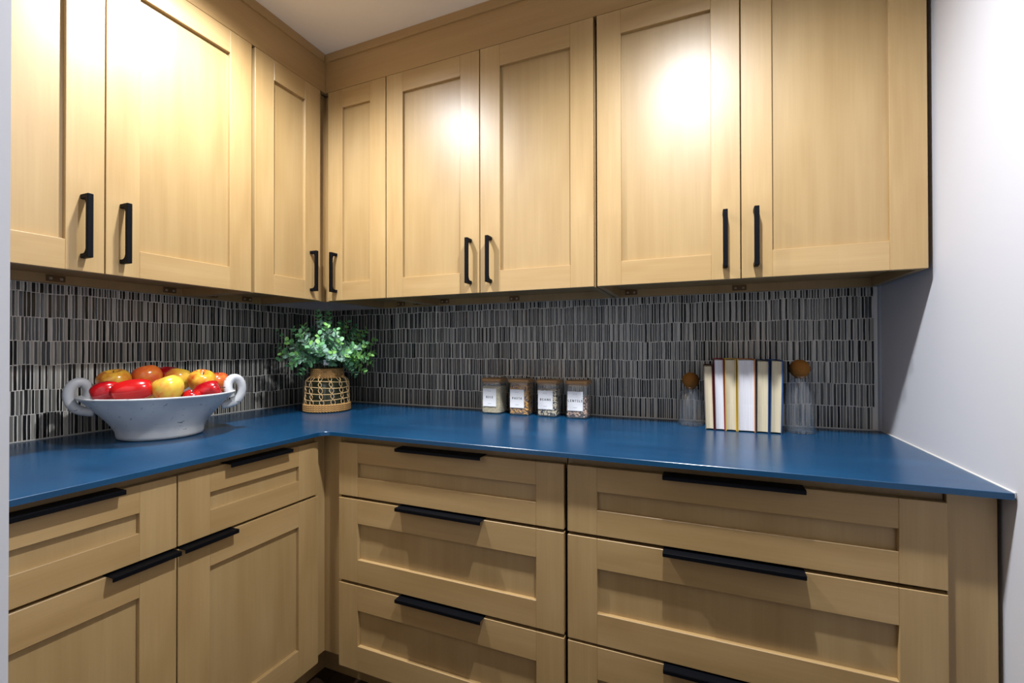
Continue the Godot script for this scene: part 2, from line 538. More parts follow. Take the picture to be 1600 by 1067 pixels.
func make_wall_cabinets():
	var y0 := 1.372
	var y1 := 2.223
	var g := "maple wall cabinets"
	var d: MeshInstance3D
	var t := thing("wall_cabinet", "maple wall cabinet with two tall doors above the white fruit bowl", "cabinet", Vector3(0, y0, 1.145), g)
	carcass(t, true, 0.688, 1.598, y0, y1 + 0.002, CU - 0.0205, 0.028)
	d = shaker(t, "door", true, 1.1055, 1.52, y0, y1, CU, 0.078, 0.075, 0.0735)
	bar_pull(d, true, 1.1495, 1.404, 1.562, CU)
	d = shaker(t, "door", true, 0.691, 1.1025, y0, y1, CU, 0.077, 0.075, 0.0735)
	bar_pull(d, true, 1.0665, 1.404, 1.562, CU)
	clip(t, true, 1.062, 1.387, 0.018); clip(t, true, 0.75, 1.389, 0.018)
	t = thing("wall_cabinet", "narrow maple wall cabinet on left wall, its black pull beside the inside corner", "cabinet", Vector3(0, y0, 0.52), g)
	carcass(t, true, 0.364, 0.682, y0, y1 + 0.002, CU - 0.0205, 0.028)
	d = shaker(t, "door", true, 0.3885, 0.6785, y0, y1, CU, 0.076, 0.075, 0.0735)
	bar_pull(d, true, 0.436, 1.404, 1.562, CU)
	clip(t, true, 0.598, 1.389, 0.018); clip(t, true, 0.45, 1.387, 0.018)
	t = thing("wall_cabinet", "narrowest maple wall cabinet, on back wall right of the inside corner", "cabinet", Vector3(0.52, y0, 0), g)
	carcass(t, false, 0.364, 0.664, y0, y1 + 0.002, CU - 0.0205, 0.028)
	d = shaker(t, "door", false, 0.3755, 0.6645, y0, y1, CU, 0.0755, 0.075, 0.0735)
	bar_pull(d, false, 0.4205, 1.404, 1.562, CU)
	clip(t, false, 0.483, 1.387, 0.018); clip(t, false, 0.575, 1.389, 0.018)
	t = thing("wall_cabinet", "maple wall cabinet with two doors above the labelled storage jars", "cabinet", Vector3(1.07, y0, 0), g)
	carcass(t, false, 0.668, 1.472, y0, y1 + 0.002, CU - 0.0205, 0.028)
	d = shaker(t, "door", false, 0.6685, 1.067, y0, y1, CU, 0.0755, 0.075, 0.0735)
	bar_pull(d, false, 1.032, 1.404, 1.562, CU)
	d = shaker(t, "door", false, 1.0705, 1.4695, y0, y1, CU, 0.0755, 0.075, 0.0735)
	bar_pull(d, false, 1.1105, 1.404, 1.562, CU)
	clip(t, false, 1.057, 1.387, 0.018); clip(t, false, 0.72, 1.389, 0.018)
	t = thing("wall_cabinet", "widest maple wall cabinet with two doors, above the row of books", "cabinet", Vector3(1.886, y0, 0), g)
	carcass(t, false, 1.477, 2.294, y0, y1 + 0.16, CU - 0.0205, 0.028)
	d = shaker(t, "door", false, 1.4805, 1.8825, y0, y1, CU, 0.0745, 0.074, 0.0735)
	bar_pull(d, false, 1.8435, 1.403, 1.562, CU)
	d = shaker(t, "door", false, 1.8855, 2.2935, y0, y1, CU, 0.0755, 0.074, 0.0735)
	bar_pull(d, false, 1.9205, 1.402, 1.562, CU)
	clip(t, false, 1.902, 1.387, 0.018); clip(t, false, 1.535, 1.389, 0.018)
	# boards between the doors and the ceiling
	var s := Shape.new(true)
	s.box(CU, 1.598, 2.2245, 2.350, CU - 0.0195, CU - 0.0005, 0.0006)
	var o := solid("filler_board", s, Vector3(0.35, 2.2245, 0.98), M.fascia)
	tag(o, "flat maple board between the left wall cabinets and the ceiling strip", "board", "boards above the wall cabinets")
	s = Shape.new()
	s.box(CU - 0.019, 2.294, 2.2245, 2.350, CU - 0.0195, CU - 0.0005, 0.0006)
	o = solid("filler_board", s, Vector3(1.33, 2.2245, 0.35), M.fascia)
	tag(o, "flat maple board between the back wall cabinets and the ceiling strip", "board", "boards above the wall cabinets")
	s = Shape.new(true)
	s.box(CU + 0.010, 1.598, 2.3465, CEIL, CU - 0.02, CU + 0.007, 0.001)
	structure("trim_1", s, M.fascia)
	s = Shape.new()
	s.box(CU - 0.02, RW, 2.3465, CEIL, CU - 0.02, CU + 0.007, 0.001)
	structure("trim_2", s, M.fascia)
	# upright strip in the inside corner, behind the two narrow doors
	s = Shape.new(true)
	s.box(0.324, 0.3635, y0, y1, 0.324, CU - 0.021, 0.0006)
	s.box(0.324, 0.341, y0, y1, 0.341, 0.3635, 0.0006)
	o = solid("corner_post", s, Vector3(0.333, y0, 0.343), M.carcass)
	tag(o, "slim maple upright set back in the inside corner between two narrow wall cabinets", "filler")

func drawer(t, on_left, u0, u1, v0, v1, rt, rb, h0, h1):
	var d := shaker(t, "drawer", on_left, u0, u1, v0, v1, CB, 0.0765, rt, rb)
	edge_pull(d, on_left, h0, h1, v1, CB)

func make_base_cabinets():
	var g := "maple base cabinets"
	var y0 := 0.160
	var y1 := 0.9015
	var t := thing("base_cabinet", "maple base cabinet with two drawers over two doors under the fruit bowl", "cabinet", Vector3(0, y0, 1.13), g)
	carcass(t, true, 0.662, 1.598, y0, y1, CB - 0.021)
	for k in [[1.0925, 1.52, 1.206, 1.415, 1.0945, 1.230], [0.664, 1.0895, 0.781, 0.975, 0.952, 1.0870]]:
		drawer(t, true, k[0], k[1], 0.7095, 0.878, 0.0625, 0.0615, k[2], k[3])
		var d := shaker(t, "door", true, k[0], k[1], 0.1655, 0.7025, CB, 0.0765, 0.0735, 0.0855)
		edge_pull(d, true, k[4], k[5], 0.7025, CB)
	t = thing("base_cabinet", "maple three drawer base cabinet below the storage jars", "cabinet", Vector3(1.075, y0, 0), g)
	carcass(t, false, 0.690, 1.4545, y0, y1, CB - 0.021)
	for k in [[0.7075, 0.877, 0.0625, 0.0615], [0.4360, 0.6990, 0.0765, 0.0725], [0.1580, 0.4265, 0.0785, 0.078]]:
		drawer(t, false, 0.697, 1.4505, k[0], k[1], k[2], k[3], 0.933, 1.2195)
	t = thing("base_cabinet", "widest maple three drawer base cabinet, below the books at right", "cabinet", Vector3(1.84, y0, 0), g)
	carcass(t, false, 1.4565, 2.222, y0, y1, CB - 0.021)
	for k in [[0.7065, 0.877, 0.0615, 0.063], [0.4330, 0.6980, 0.076, 0.077], [0.1580, 0.4260, 0.0815, 0.078]]:
		drawer(t, false, 1.4605, 2.2215, k[0], k[1], k[2], k[3], 1.696, 1.984)
	var s := Shape.new()
	s.box(2.2235, 2.2985, y0, y1, 0.30, CB - 0.012, 0.0008)
	var o := solid("end_board", s, Vector3(2.26, y0, 0.46), M.stile)
	tag(o, "tall plain maple panel between the right drawers and the pale wall", "panel")
	s = Shape.new()
	s.box(CB - 0.04, 0.689, 0.171, y1, CB - 0.04, CB - 0.0205, 0.0006)
	s.box(CB - 0.04, CB - 0.0205, 0.171, y1, CB - 0.0205, 0.661, 0.0006)
	o = solid("corner_filler", s, Vector3(0.63, 0.171, 0.63), M.stile)
	tag(o, "plain maple corner upright where the two base cabinet runs meet", "filler")
	s = Shape.new()
	s.box(0.530, 2.294, FLOOR, y0, 0.527, 0.545)
	s.box(0.530, 0.545, FLOOR, y0, 0.545, 1.598)
	o = solid("toe_kick", s, Vector3(0.7, FLOOR, 0.6), M.carcass)
	tag(o, "recessed maple plinth board under the base cabinets, close to the floor", "plinth")

func make_counter():
	var t := thing("countertop", "deep blue L-shaped countertop with thin dark edge along two walls", "countertop", Vector3(0.3, TOP - 0.0123, 0.3))
	var y0 := TOP - 0.0123
	var b := 0.0008
	var R := 0.030
	var outline := PackedVector2Array([Vector2(0, 1.598), Vector2(0, 0), Vector2(RW - 0.0045, 0), Vector2(RW - 0.0045, CD)])
	for i in 9:
		var a := -PI / 2 - PI / 2 * i / 8.0
		outline.append(Vector2(CD + R + R * cos(a), CD + R + R * sin(a)))
	outline.append(Vector2(CD, 1.598))
	var inner := Geometry2D.offset_polygon(outline, -b)[0]
	var s := Shape.new()
	var e := Shape.new()
	s.flat(); e.flat()
	var idx := Geometry2D.triangulate_polygon(inner)
	for i in range(0, idx.size(), 3):
		var p := []
		for k in 3:
			p.append(Vector3(inner[idx[i + k]].x, TOP, inner[idx[i + k]].y))
		s.tri(p[0], p[1], p[2], p[0] - Vector3.UP)
		var q := []
		for k in 3:
			q.append(p[k] - Vector3(0, TOP - y0, 0))
		e.tri(q[0], q[1], q[2], q[0] + Vector3.UP)
	# the edge: match inner to outline by nearest point
	for i in outline.size():
		var p := outline[i]
		var q := outline[(i + 1) % outline.size()]
		var dir := (q - p).normalized()
		var nrm := Vector2(dir.y, -dir.x)
		if Geometry2D.is_point_in_polygon((p + q) / 2.0 + nrm * 0.001, outline):
			nrm = -nrm
		var near := func(c: Vector2) -> Vector2:
			var best := inner[0]
			for v in inner:
				if v.distance_to(c) < best.distance_to(c):
					best = v
			return best
		var pi: Vector2 = near.call(p)
		var qi: Vector2 = near.call(q)
		var inside := Vector3((p.x + q.x) / 2.0 - nrm.x, (y0 + TOP) / 2.0, (p.y + q.y) / 2.0 - nrm.y)
		s.quad(Vector3(pi.x, TOP, pi.y), Vector3(qi.x, TOP, qi.y), Vector3(q.x, TOP - b, q.y), Vector3(p.x, TOP - b, p.y), inside - Vector3.UP * 0.5)
		e.quad(Vector3(p.x, TOP - b, p.y), Vector3(q.x, TOP - b, q.y), Vector3(q.x, y0, q.y), Vector3(p.x, y0, p.y), inside)
	part("slab", [[s, M.counter], [e, M.counter]], t)
	s = Shape.new()
	s.box(RW - 0.0045, RW - 0.0002, y0 + 0.002, TOP + 0.002, 0.0, CD - 0.003, 0.0015)
	part("caulk", s, t, M.caulk)

# ------------------------------------------------------------------ the fruit bowl
func make_bowl():
	var c := Vector3(0.254, TOP + 0.0005, 0.908)
	var t := thing("fruit_bowl", "wide white worn ceramic bowl with two looped handles, heaped with fruit", "bowl", c)
	var s := Shape.new()
	var h := 0.1275
	s.lathe([Vector2(0, 0.002), Vector2(0.098, 0.0), Vector2(0.1055, 0.003), Vector2(0.108, 0.010), Vector2(0.1095, 0.022), Vector2(0.116, 0.036), Vector2(0.130, 0.056), Vector2(0.149, 0.079), Vector2(0.168, 0.101), Vector2(0.181, 0.115), Vector2(0.1895, h - 0.005), Vector2(0.1935, h - 0.002), Vector2(0.1930, h + 0.0015), Vector2(0.1885, h + 0.002), Vector2(0.183, h - 0.001), Vector2(0.172, h - 0.014), Vector2(0.155, h - 0.036), Vector2(0.132, h - 0.066), Vector2(0.10, h - 0.097), Vector2(0.06, h - 0.112), Vector2(0, h - 0.115)], c, 64)
	part("basin", s, t, M.bowl)
	var e := Vector3(0.494, 0, -0.870)
	var v := Vector3(-0.870, 0, -0.494)
	for k in [-1.0, 1.0]:
		var dir: Vector3 = (e * k + v * -0.10 * k).normalized()
		var side := v * (-1.0 if k > 0 else 1.0)
		var curve := Curve3D.new()
		curve.bake_interval = 0.008
		var pts := [[0.176, -0.020, 0.030], [0.170, 0.004, 0.027], [0.171, 0.026, 0.020], [0.183, 0.0405, 0.012], [0.198, 0.038, 0.006], [0.2085, 0.022, 0.002], [0.2105, 0.0, 0.0], [0.204, -0.021, 0.0], [0.190, -0.037, 0.0], [0.170, -0.044, 0.0], [0.154, -0.046, 0.0]]
		for i in pts.size():
			var f := func(a) -> Vector3: return c + dir * a[0] + side * a[2] + Vector3(0, h + a[1], 0)
			var p: Vector3 = f.call(pts[i])
			var tan: Vector3 = (f.call(pts[mini(i + 1, pts.size() - 1)]) - f.call(pts[maxi(i - 1, 0)])) / 6.0
			curve.add_point(p, -tan, tan)
		var path := Array(curve.get_baked_points())
		var hs := Shape.new()
		hs.tube(path, 0.0132, 14)
		part("handle", hs, t, M.bowl)

func fruit(label: String, kind: String, c: Vector3, size: Vector3, axis: Vector3, cols: Array, mixed: float, s: int, shape := "apple", dark_side := 0.0):
	# a turned body with a dimple at each end; its skin is mottled from one colour to the other
	var st := SurfaceTool.new()
	st.begin(Mesh.PRIMITIVE_TRIANGLES)
	var n := noise(2.2, s, 4)
	var fine := noise(14.0, s + 7, 2)
	var up := axis.normalized()
	var a := up.cross(Vector3(0.31, 0.22, 0.9)).normalized()
	var b := a.cross(up)
	var rows := 26
	var cols_n := 34
	var pts := []
	for i in rows + 1:
		var f := PI * i / rows
		var r := sin(f)
		var y := cos(f)
		if shape == "apple":
			r = sin(f) * (1.0 + 0.10 * cos(f))
			y = cos(f) - 0.55 * exp(-pow(f / 0.32, 2)) - 0.22 * exp(-pow((PI - f) / 0.28, 2))
		elif shape == "long":
			r = pow(maxf(sin(f), 0.0), 0.55) * (1.0 + 0.05 * cos(f))
			y = cos(f) * 0.97 - 0.16 * exp(-pow(f / 0.3, 2))
		else:
			r = pow(maxf(sin(f), 0.0), 0.95) * (1.0 - 0.10 * cos(f))
			y = cos(f)
		for k in cols_n + 1:
			var g := TAU * k / cols_n
			var lobe := 1.0 + 0.02 * cos(g * 5.0) * (1.0 if shape != "mango" else 0.0)
			pts.append([a * (r * cos(g) * lobe * size.x) + b * (r * sin(g) * lobe * size.z) + up * (y * size.y), Vector3(r * cos(g), y, r * sin(g))])
	st.set_smooth_group(1)
	var put := func(i: int, k: int):
		var p = pts[i * (cols_n + 1) + k]
		var q: Vector3 = p[1]
		var m: float = clampf(mixed + n.get_noise_3dv(q * 0.45) * 1.1 + fine.get_noise_3dv(q * Vector3(1, 0.22, 1)) * 0.30 + q.x * 0.45, 0.0, 1.0)
		var col: Color = cols[0].lerp(cols[1], m)
		if cols.size() > 2:
			col = col.lerp(cols[2], clampf(n.get_noise_3dv(q * 0.6 + Vector3(5, 5, 5)) * 1.6, 0.0, 1.0))
		st.set_color(col)
		st.add_vertex(p[0])
	for i in rows:
		for k in cols_n:
			for w in [[i, k], [i + 1, k + 1], [i + 1, k], [i, k], [i, k + 1], [i + 1, k + 1]]:
				put.call(w[0], w[1])
	st.index()
	st.generate_normals()
	# which way round the rows run depends on the basis: face outwards
	var arr := st.commit_to_arrays()
	var vs: PackedVector3Array = arr[Mesh.ARRAY_VERTEX]
	var ns: PackedVector3Array = arr[Mesh.ARRAY_NORMAL]
	var out := 0.0
	for i in vs.size():
		out += vs[i].dot(ns[i])
	if out < 0.0:
		var ix: PackedInt32Array = arr[Mesh.ARRAY_INDEX]
		for i in range(0, ix.size(), 3):
			var z := ix[i + 1]
			ix[i + 1] = ix[i + 2]
			ix[i + 2] = z
		for i in ns.size():
			ns[i] = -ns[i]
		arr[Mesh.ARRAY_INDEX] = ix
		arr[Mesh.ARRAY_NORMAL] = ns
	var o := Node3D.new()
	o.name = numbered(kind)
	add_child(o)
	o.position = c
	tag(o, label, kind, "fruit in the white bowl")
	var body := MeshInstance3D.new()
	body.name = "body"
	var am := ArrayMesh.new()
	am.add_surface_from_arrays(Mesh.PRIMITIVE_TRIANGLES, arr)
	am.surface_set_material(0, M.fruit)
	body.mesh = am
	o.add_child(body)
	if shape != "mango":
		var ss := Shape.new()
		var y0 := size.y * (0.42 if shape == "apple" else 0.78)
		ss.tube([c + up * y0, c + up * (y0 + 0.008) + a * 0.001, c + up * (y0 + 0.017) + a * 0.004], [0.0012, 0.0011, 0.0017], 6)
		part("stem", ss, o, M.fruit_stem)

func make_fruit():
	var gold := Color(0.72, 0.35, 0.035)
	var yel := Color(0.74, 0.49, 0.06)
	var red := Color(0.42, 0.008, 0.010)
	var deep := Color(0.24, 0.006, 0.010)
	var orange := Color(0.68, 0.15, 0.03)
	var coral := Color(0.62, 0.09, 0.035)
	var e := Vector3(0.494, 0, -0.870)
	var v := Vector3(-0.870, 0, -0.494)
	fruit("golden apple with a dark red cheek, resting behind the leftmost dark red apple", "apple", Vector3(0.182, 1.0820, 0.995), Vector3(0.0415, 0.039, 0.041), Vector3(0.1, 0.9, 0.2), [red, gold, yel], 0.55, 11)
	fruit("small dark red apple at the left end of the bowl by the handle", "apple", Vector3(0.2575, 1.060, 1.052), Vector3(0.0295, 0.0375, 0.0295), -e * 0.9 + Vector3(0, -0.35, 0), [deep, red], 0.55, 12)
	fruit("long glossy bright red apple lying on its side at the front", "apple", Vector3(0.309, 1.063, 1.014), Vector3(0.0295, 0.0485, 0.031), e + Vector3(0, 0.10, 0), [red, Color(0.52, 0.010, 0.008)], 0.5, 13, "long")
	fruit("round orange-red apple at the back of the heap, behind the long red one", "apple", Vector3(0.193, 1.089, 0.914), Vector3(0.040, 0.041, 0.040), Vector3(-0.3, 0.9, 0.1), [coral, orange, Color(0.70, 0.28, 0.04)], 0.6, 14)
	fruit("pale orange apple barely showing between the long red and yellow apples", "apple", Vector3(0.247, 1.050, 0.948), Vector3(0.030, 0.030, 0.030), Vector3(0.2, 0.9, 0.1), [orange, gold], 0.7, 15)
	fruit("yellow apple with an orange blush at the front middle of the bowl", "apple", Vector3(0.346, 1.064, 0.943), Vector3(0.0405, 0.0390, 0.0405), Vector3(-0.25, 0.9, 0.25), [orange, yel, Color(0.72, 0.54, 0.07)], 0.62, 16)
	fruit("dark red apple at the very back, mostly hidden by the other apples", "apple", Vector3(0.152, 1.084, 0.832), Vector3(0.040, 0.040, 0.040), Vector3(0.1, 1, 0), [deep, red], 0.4, 17)
	fruit("small yellow and red apple between the two orange ones, behind the yellow apple", "apple", Vector3(0.238, 1.080, 0.851), Vector3(0.0375, 0.0385, 0.0375), Vector3(-0.1, 0.9, -0.3), [coral, yel, gold], 0.6, 18)
	fruit("orange and yellow apple with a creased top on the right of the heap", "apple", Vector3(0.311, 1.074, 0.824), Vector3(0.0385, 0.0395, 0.0385), Vector3(0.35, 0.85, 0.15), [red, gold, yel], 0.72, 19)
	fruit("small red apple low down right of the yellow apple", "apple", Vector3(0.371, 1.031, 0.893), Vector3(0.026, 0.026, 0.026), Vector3(0.2, 0.9, 0.1), [deep, red], 0.7, 20)
	fruit("glossy red apple lying at the front right, beside the right handle", "apple", Vector3(0.366, 1.047, 0.841), Vector3(0.030, 0.0375, 0.030), e + Vector3(0, 0.25, 0.2), [deep, Color(0.47, 0.010, 0.014)], 0.6, 21, "long")
	fruit("coral red apple at the far right, just behind the bowl handle", "apple", Vector3(0.280, 1.066, 0.753), Vector3(0.037, 0.036, 0.037), Vector3(0.1, 1, 0.1), [coral, orange, red], 0.55, 22)

# ------------------------------------------------------------------ the plant in its woven jar
func make_vase():
	var c := Vector3(0.300, TOP, 0.289)
	var t := thing("woven_vase", "round glass vase in a tan net of woven seagrass in the corner", "vase", c)
	var radius := func(y: float) -> float:
		if y < 0.115:
			return lerpf(0.0925, 0.0875, y / 0.115)
		if y < 0.148:
			var f: float = (y - 0.115) / 0.033
			return lerpf(0.0875, 0.064, f * f * (0.6 + 0.4 * f))
		return 0.062
	var g := Shape.new()
	g.lathe([Vector2(0, 0.004), Vector2(0.082, 0.004), Vector2(0.083, 0.03), Vector2(0.079, 0.11), Vector2(0.068, 0.136), Vector2(0.0545, 0.148), Vector2(0.0545, 0.176)], c, 40)
	g.lathe([Vector2(0, 0.008), Vector2(0.078, 0.008), Vector2(0.079, 0.03), Vector2(0.075, 0.11), Vector2(0.064, 0.134), Vector2(0.0505, 0.146), Vector2(0.0505, 0.176)], c, 40, false)
	part("glass_liner", g, t, M.vase_glass)
	var coil := func(y: float, r: float, thick: float, twists: int) -> Shape:
		var s := Shape.new()
		for strand in 2:
			var path := []
			for i in 120:
				var a := TAU * i / 120.0
				var f := a * twists + PI * strand
				path.append(c + Vector3((r + cos(f) * thick * 0.55) * cos(a), y + sin(f) * thick * 0.55, (r + cos(f) * thick * 0.55) * sin(a)))
			s.tube(path, thick * 0.75, 6, true)
		return s
	for y in [0.0073, 0.0148, 0.0223, 0.0298]:
		part("base_coil", coil.call(y, 0.0915, 0.0050, 26), t, M.straw)
	for k in [[0.1445, 0.0655], [0.1525, 0.062], [0.1605, 0.061], [0.1685, 0.0605], [0.1760, 0.0605]]:
		part("neck_coil", coil.call(k[0], k[1], 0.0048, 20), t, M.straw)
	for y in [0.053, 0.0785, 0.103, 0.127]:
		var s := Shape.new()
		var path := []
		for i in 96:
			var a := TAU * i / 96.0
			var yy: float = y + 0.003 * sin(a * 2.0 + y * 40.0)
			var r: float = radius.call(yy) + 0.0006 * cos(a * 16.0)
			path.append(c + Vector3(r * cos(a), yy, r * sin(a)))
		s.tube(path, 0.0017, 6, true)
		part("ring_cord", s, t, M.cord)
	for k in 13:
		for w in [-1.0, 1.0]:
			var s := Shape.new()
			var path := []
			for i in 40:
				var y := 0.030 + 0.114 * i / 39.0
				var f := (y - 0.030) / 0.0245 * PI
				var a: float = TAU * k / 13.0 + 0.25 * (y / 0.12) * 0.6 + w * (0.085 * sin(f) + 0.012)
				var r: float = radius.call(y) + 0.0012 * w * cos(f)
				path.append(c + Vector3(r * cos(a), y, r * sin(a)))
			s.tube(path, 0.0015, 5)
			part("twist_cord", s, t, M.cord)

func leaf_mesh(mat) -> ArrayMesh:                                    # a round, cupped leaf on a short stalk, base at the origin, lying along +z
	var s := Shape.new()
	s.smooth()
	var rim := []
	for k in 11:
		var f := TAU * k / 11.0
		rim.append(Vector3(sin(f) * 0.92, 0.16 - 0.10 * cos(f) * cos(f), 1.15 - cos(f)))
	var mid := Vector3(0, 0.0, 1.1)
	for k in 11:
		s.ccw(mid, rim[k], rim[(k + 1) % 11])
	s.ccw(Vector3(-0.05, 0, 0), Vector3(0.05, 0, 0), Vector3(0, 0.06, 0.3))
	return mesh_of([[s, mat]])

func make_plant():
	var base := Vector3(0.300, TOP + 0.012, 0.289)
	var t := thing("eucalyptus_bouquet", "bushy green eucalyptus bunch with small round leaves, in the woven vase", "plant", base)
	var kinds := []
	for m in M.leaves:
		kinds.append(leaf_mesh(m))
	var right := Vector3(0.707, 0, -0.707)
	var away := Vector3(-0.707, 0, -0.707)
	# where each sprig ends: (sideways, height above the counter, depth), as the crown's outline shows
	var tips := [[-0.035, 0.418, -0.03, 0], [0.005, 0.420, -0.02, 0], [-0.09, 0.360, -0.05, 0], [-0.13, 0.345, -0.02, 1], [-0.195, 0.345, 0.0, 1], [-0.185, 0.275, -0.03, 0], [-0.175, 0.225, -0.06, 1], [-0.145, 0.19, -0.08, 0], [-0.11, 0.15, -0.04, 1],
		[0.05, 0.375, -0.03, 0], [0.085, 0.380, 0.0, 2], [0.125, 0.345, -0.04, 0], [0.165, 0.345, 0.03, 2], [0.195, 0.300, 0.02, 2], [0.205, 0.250, 0.0, 2], [0.185, 0.200, -0.04, 2], [0.150, 0.165, -0.06, 2], [0.110, 0.155, -0.08, 3],
		[-0.03, 0.330, -0.11, 0], [0.05, 0.300, -0.13, 0], [0.10, 0.275, -0.11, 0], [-0.07, 0.285, -0.12, 0], [0.02, 0.250, -0.14, 0], [0.13, 0.235, -0.12, 2], [-0.12, 0.245, -0.11, 0],
		[0.06, 0.385, 0.09, 3], [0.12, 0.365, 0.10, 3], [-0.06, 0.350, 0.09, 3], [-0.12, 0.285, 0.07, 3], [0.15, 0.28, 0.09, 3], [0.02, 0.200, -0.10, 3], [0.085, 0.205, -0.12, 3], [-0.065, 0.205, -0.11, 3],
		[-0.15, 0.30, -0.09, 0], [-0.17, 0.25, -0.10, 0], [-0.10, 0.325, -0.12, 0], [0.0, 0.36, -0.10, 0], [0.15, 0.29, -0.11, 0], [-0.13, 0.20, -0.12, 0], [0.17, 0.24, -0.10, 2], [0.035, 0.34, -0.12, 0], [-0.03, 0.29, -0.15, 0], [0.075, 0.25, -0.15, 0]]
	var all := []
	for i in tips.size():
		var q: Array = tips[i]
		var end: Vector3 = Vector3(base.x, TOP, base.z) + right * q[0] + away * q[2] + Vector3(0, q[1], 0)
		end.x = maxf(end.x, 0.030)
		end.z = maxf(end.z, 0.030)
		var mouth: Vector3 = Vector3(base.x, TOP + 0.185, base.z) + right * clampf(q[0] * 0.22, -0.04, 0.04) + away * clampf(q[2] * 0.22, -0.035, 0.035)
		var foot: Vector3 = base + right * q[0] * -0.10 + away * q[2] * -0.10 + Vector3(0, rng.randf_range(0, 0.01), 0)
		var curve := Curve3D.new()
		curve.bake_interval = 0.008
		var rise := Vector3(0, 0.055 if q[1] > 0.22 else 0.075, 0)
		curve.add_point(foot, Vector3.ZERO, Vector3(0, 0.05, 0))
		curve.add_point(mouth, Vector3(0, -0.04, 0) - (end - mouth) * 0.08, rise + (end - mouth) * 0.15)
		curve.add_point(end, (mouth - end) * 0.35 + Vector3(0, 0.035 if q[1] < 0.24 else -0.01, 0), Vector3.ZERO)
		var path := Array(curve.get_baked_points())
		var radii := []
		for k in path.size():
			radii.append(lerpf(0.0018, 0.0007, float(k) / path.size()))
		var s := Shape.new()
		s.tube(path, radii, 5)
		var stem := part("stem", s, t, M.stem)
		# pairs of leaves, each pair turned from the last, smaller towards the tip
		var total := curve.get_baked_length()
		var at := curve.get_closest_offset(mouth) + 0.018
		var turn := rng.randf() * TAU
		while at < total:
			var p := curve.sample_baked(at)
			var d := (curve.sample_baked(minf(at + 0.004, total)) - curve.sample_baked(at - 0.006)).normalized()
			var far := at / total
			var size := lerpf(0.0165, 0.0092, clampf((far - 0.55) / 0.45, 0, 1)) * rng.randf_range(0.85, 1.12)
			var x := d.cross(Vector3(0.3, 0.5, 0.8)).normalized()
			for side in 2:
				var a := turn + PI * side + rng.randf_range(-0.3, 0.3)
				var out := (x.rotated(d, a) * 0.85 + d * rng.randf_range(0.35, 0.75)).normalized()
				var nrm := (d - out * d.dot(out)).normalized()
				var bx := Basis(nrm.cross(out).normalized(), nrm, out).scaled_local(Vector3(size * 0.92, size, size))
				var kind: int = q[3]
				if kind == 0 and rng.randf() < 0.28:
					kind = 1
				elif kind == 2 and rng.randf() < 0.3:
					kind = 1
				elif far > 0.9 and kind == 0:
					kind = 1 if rng.randf() < 0.5 else 2
				var lp := p + out * 0.001
				var tip := lp + out * size * 2.2
				if tip.x > 0.004 and tip.z > 0.004 and lp.x > 0.004 and lp.z > 0.004:
					all.append([lp.distance_squared_to(Vector3(1.786, 1.178, 1.777)) - size * 20.0, stem, kind, Transform3D(bx, lp)])
			turn += PI / 2 + rng.randf_range(-0.25, 0.25)
			at += rng.randf_range(0.0105, 0.014)
	all.sort_custom(func(a, b): return a[0] < b[0])
	var rest := {}
	for i in all.size():
		var l: Array = all[i]
		if i < 295:
			var o := MeshInstance3D.new()
			o.name = "leaf"
			o.mesh = kinds[l[2]]
			l[1].add_child(o, true)
			o.transform = Transform3D(l[3].basis, l[3].origin - base)
		else:
			var key: int = l[2]
			if not rest.has(key):
				rest[key] = SurfaceTool.new()
				rest[key].begin(Mesh.PRIMITIVE_TRIANGLES)
			rest[key].append_from(kinds[key], 0, Transform3D(l[3].basis, l[3].origin - base))
	var m := ArrayMesh.new()
	for key in rest:
		rest[key].commit(m)
		m.surface_set_material(m.get_surface_count() - 1, M.leaves[key])
	var o := MeshInstance3D.new()
	o.name = "leaves"
	o.mesh = m
	o.set_meta("kind", "stuff")
	t.add_child(o)
	# a small white spotted tag hangs in front of the stems
	var ts := Shape.new()
	var tc := Vector3(base.x, TOP, base.z) - away * 0.070 + right * -0.004 + Vector3(0, 0.207, 0)
	ts.xf = Transform3D(Basis(right, Vector3.UP.rotated(right, -0.2), -away), tc)
	ts.box(-0.010, 0.010, -0.011, 0.011, -0.0005, 0.0005)
	var dots := Shape.new()
	dots.xf = ts.xf
	for k in [[-0.006, 0.005], [0.004, 0.008], [0.005, -0.004], [-0.004, -0.008], [0.0, 0.001]]:
		dots.box(k[0] - 0.002, k[0] + 0.002, k[1] - 0.0016, k[1] + 0.0016, 0.0005, 0.0009)
	part("paper_tag", [[ts, M.paper], [dots, M.ink_pale]], t)

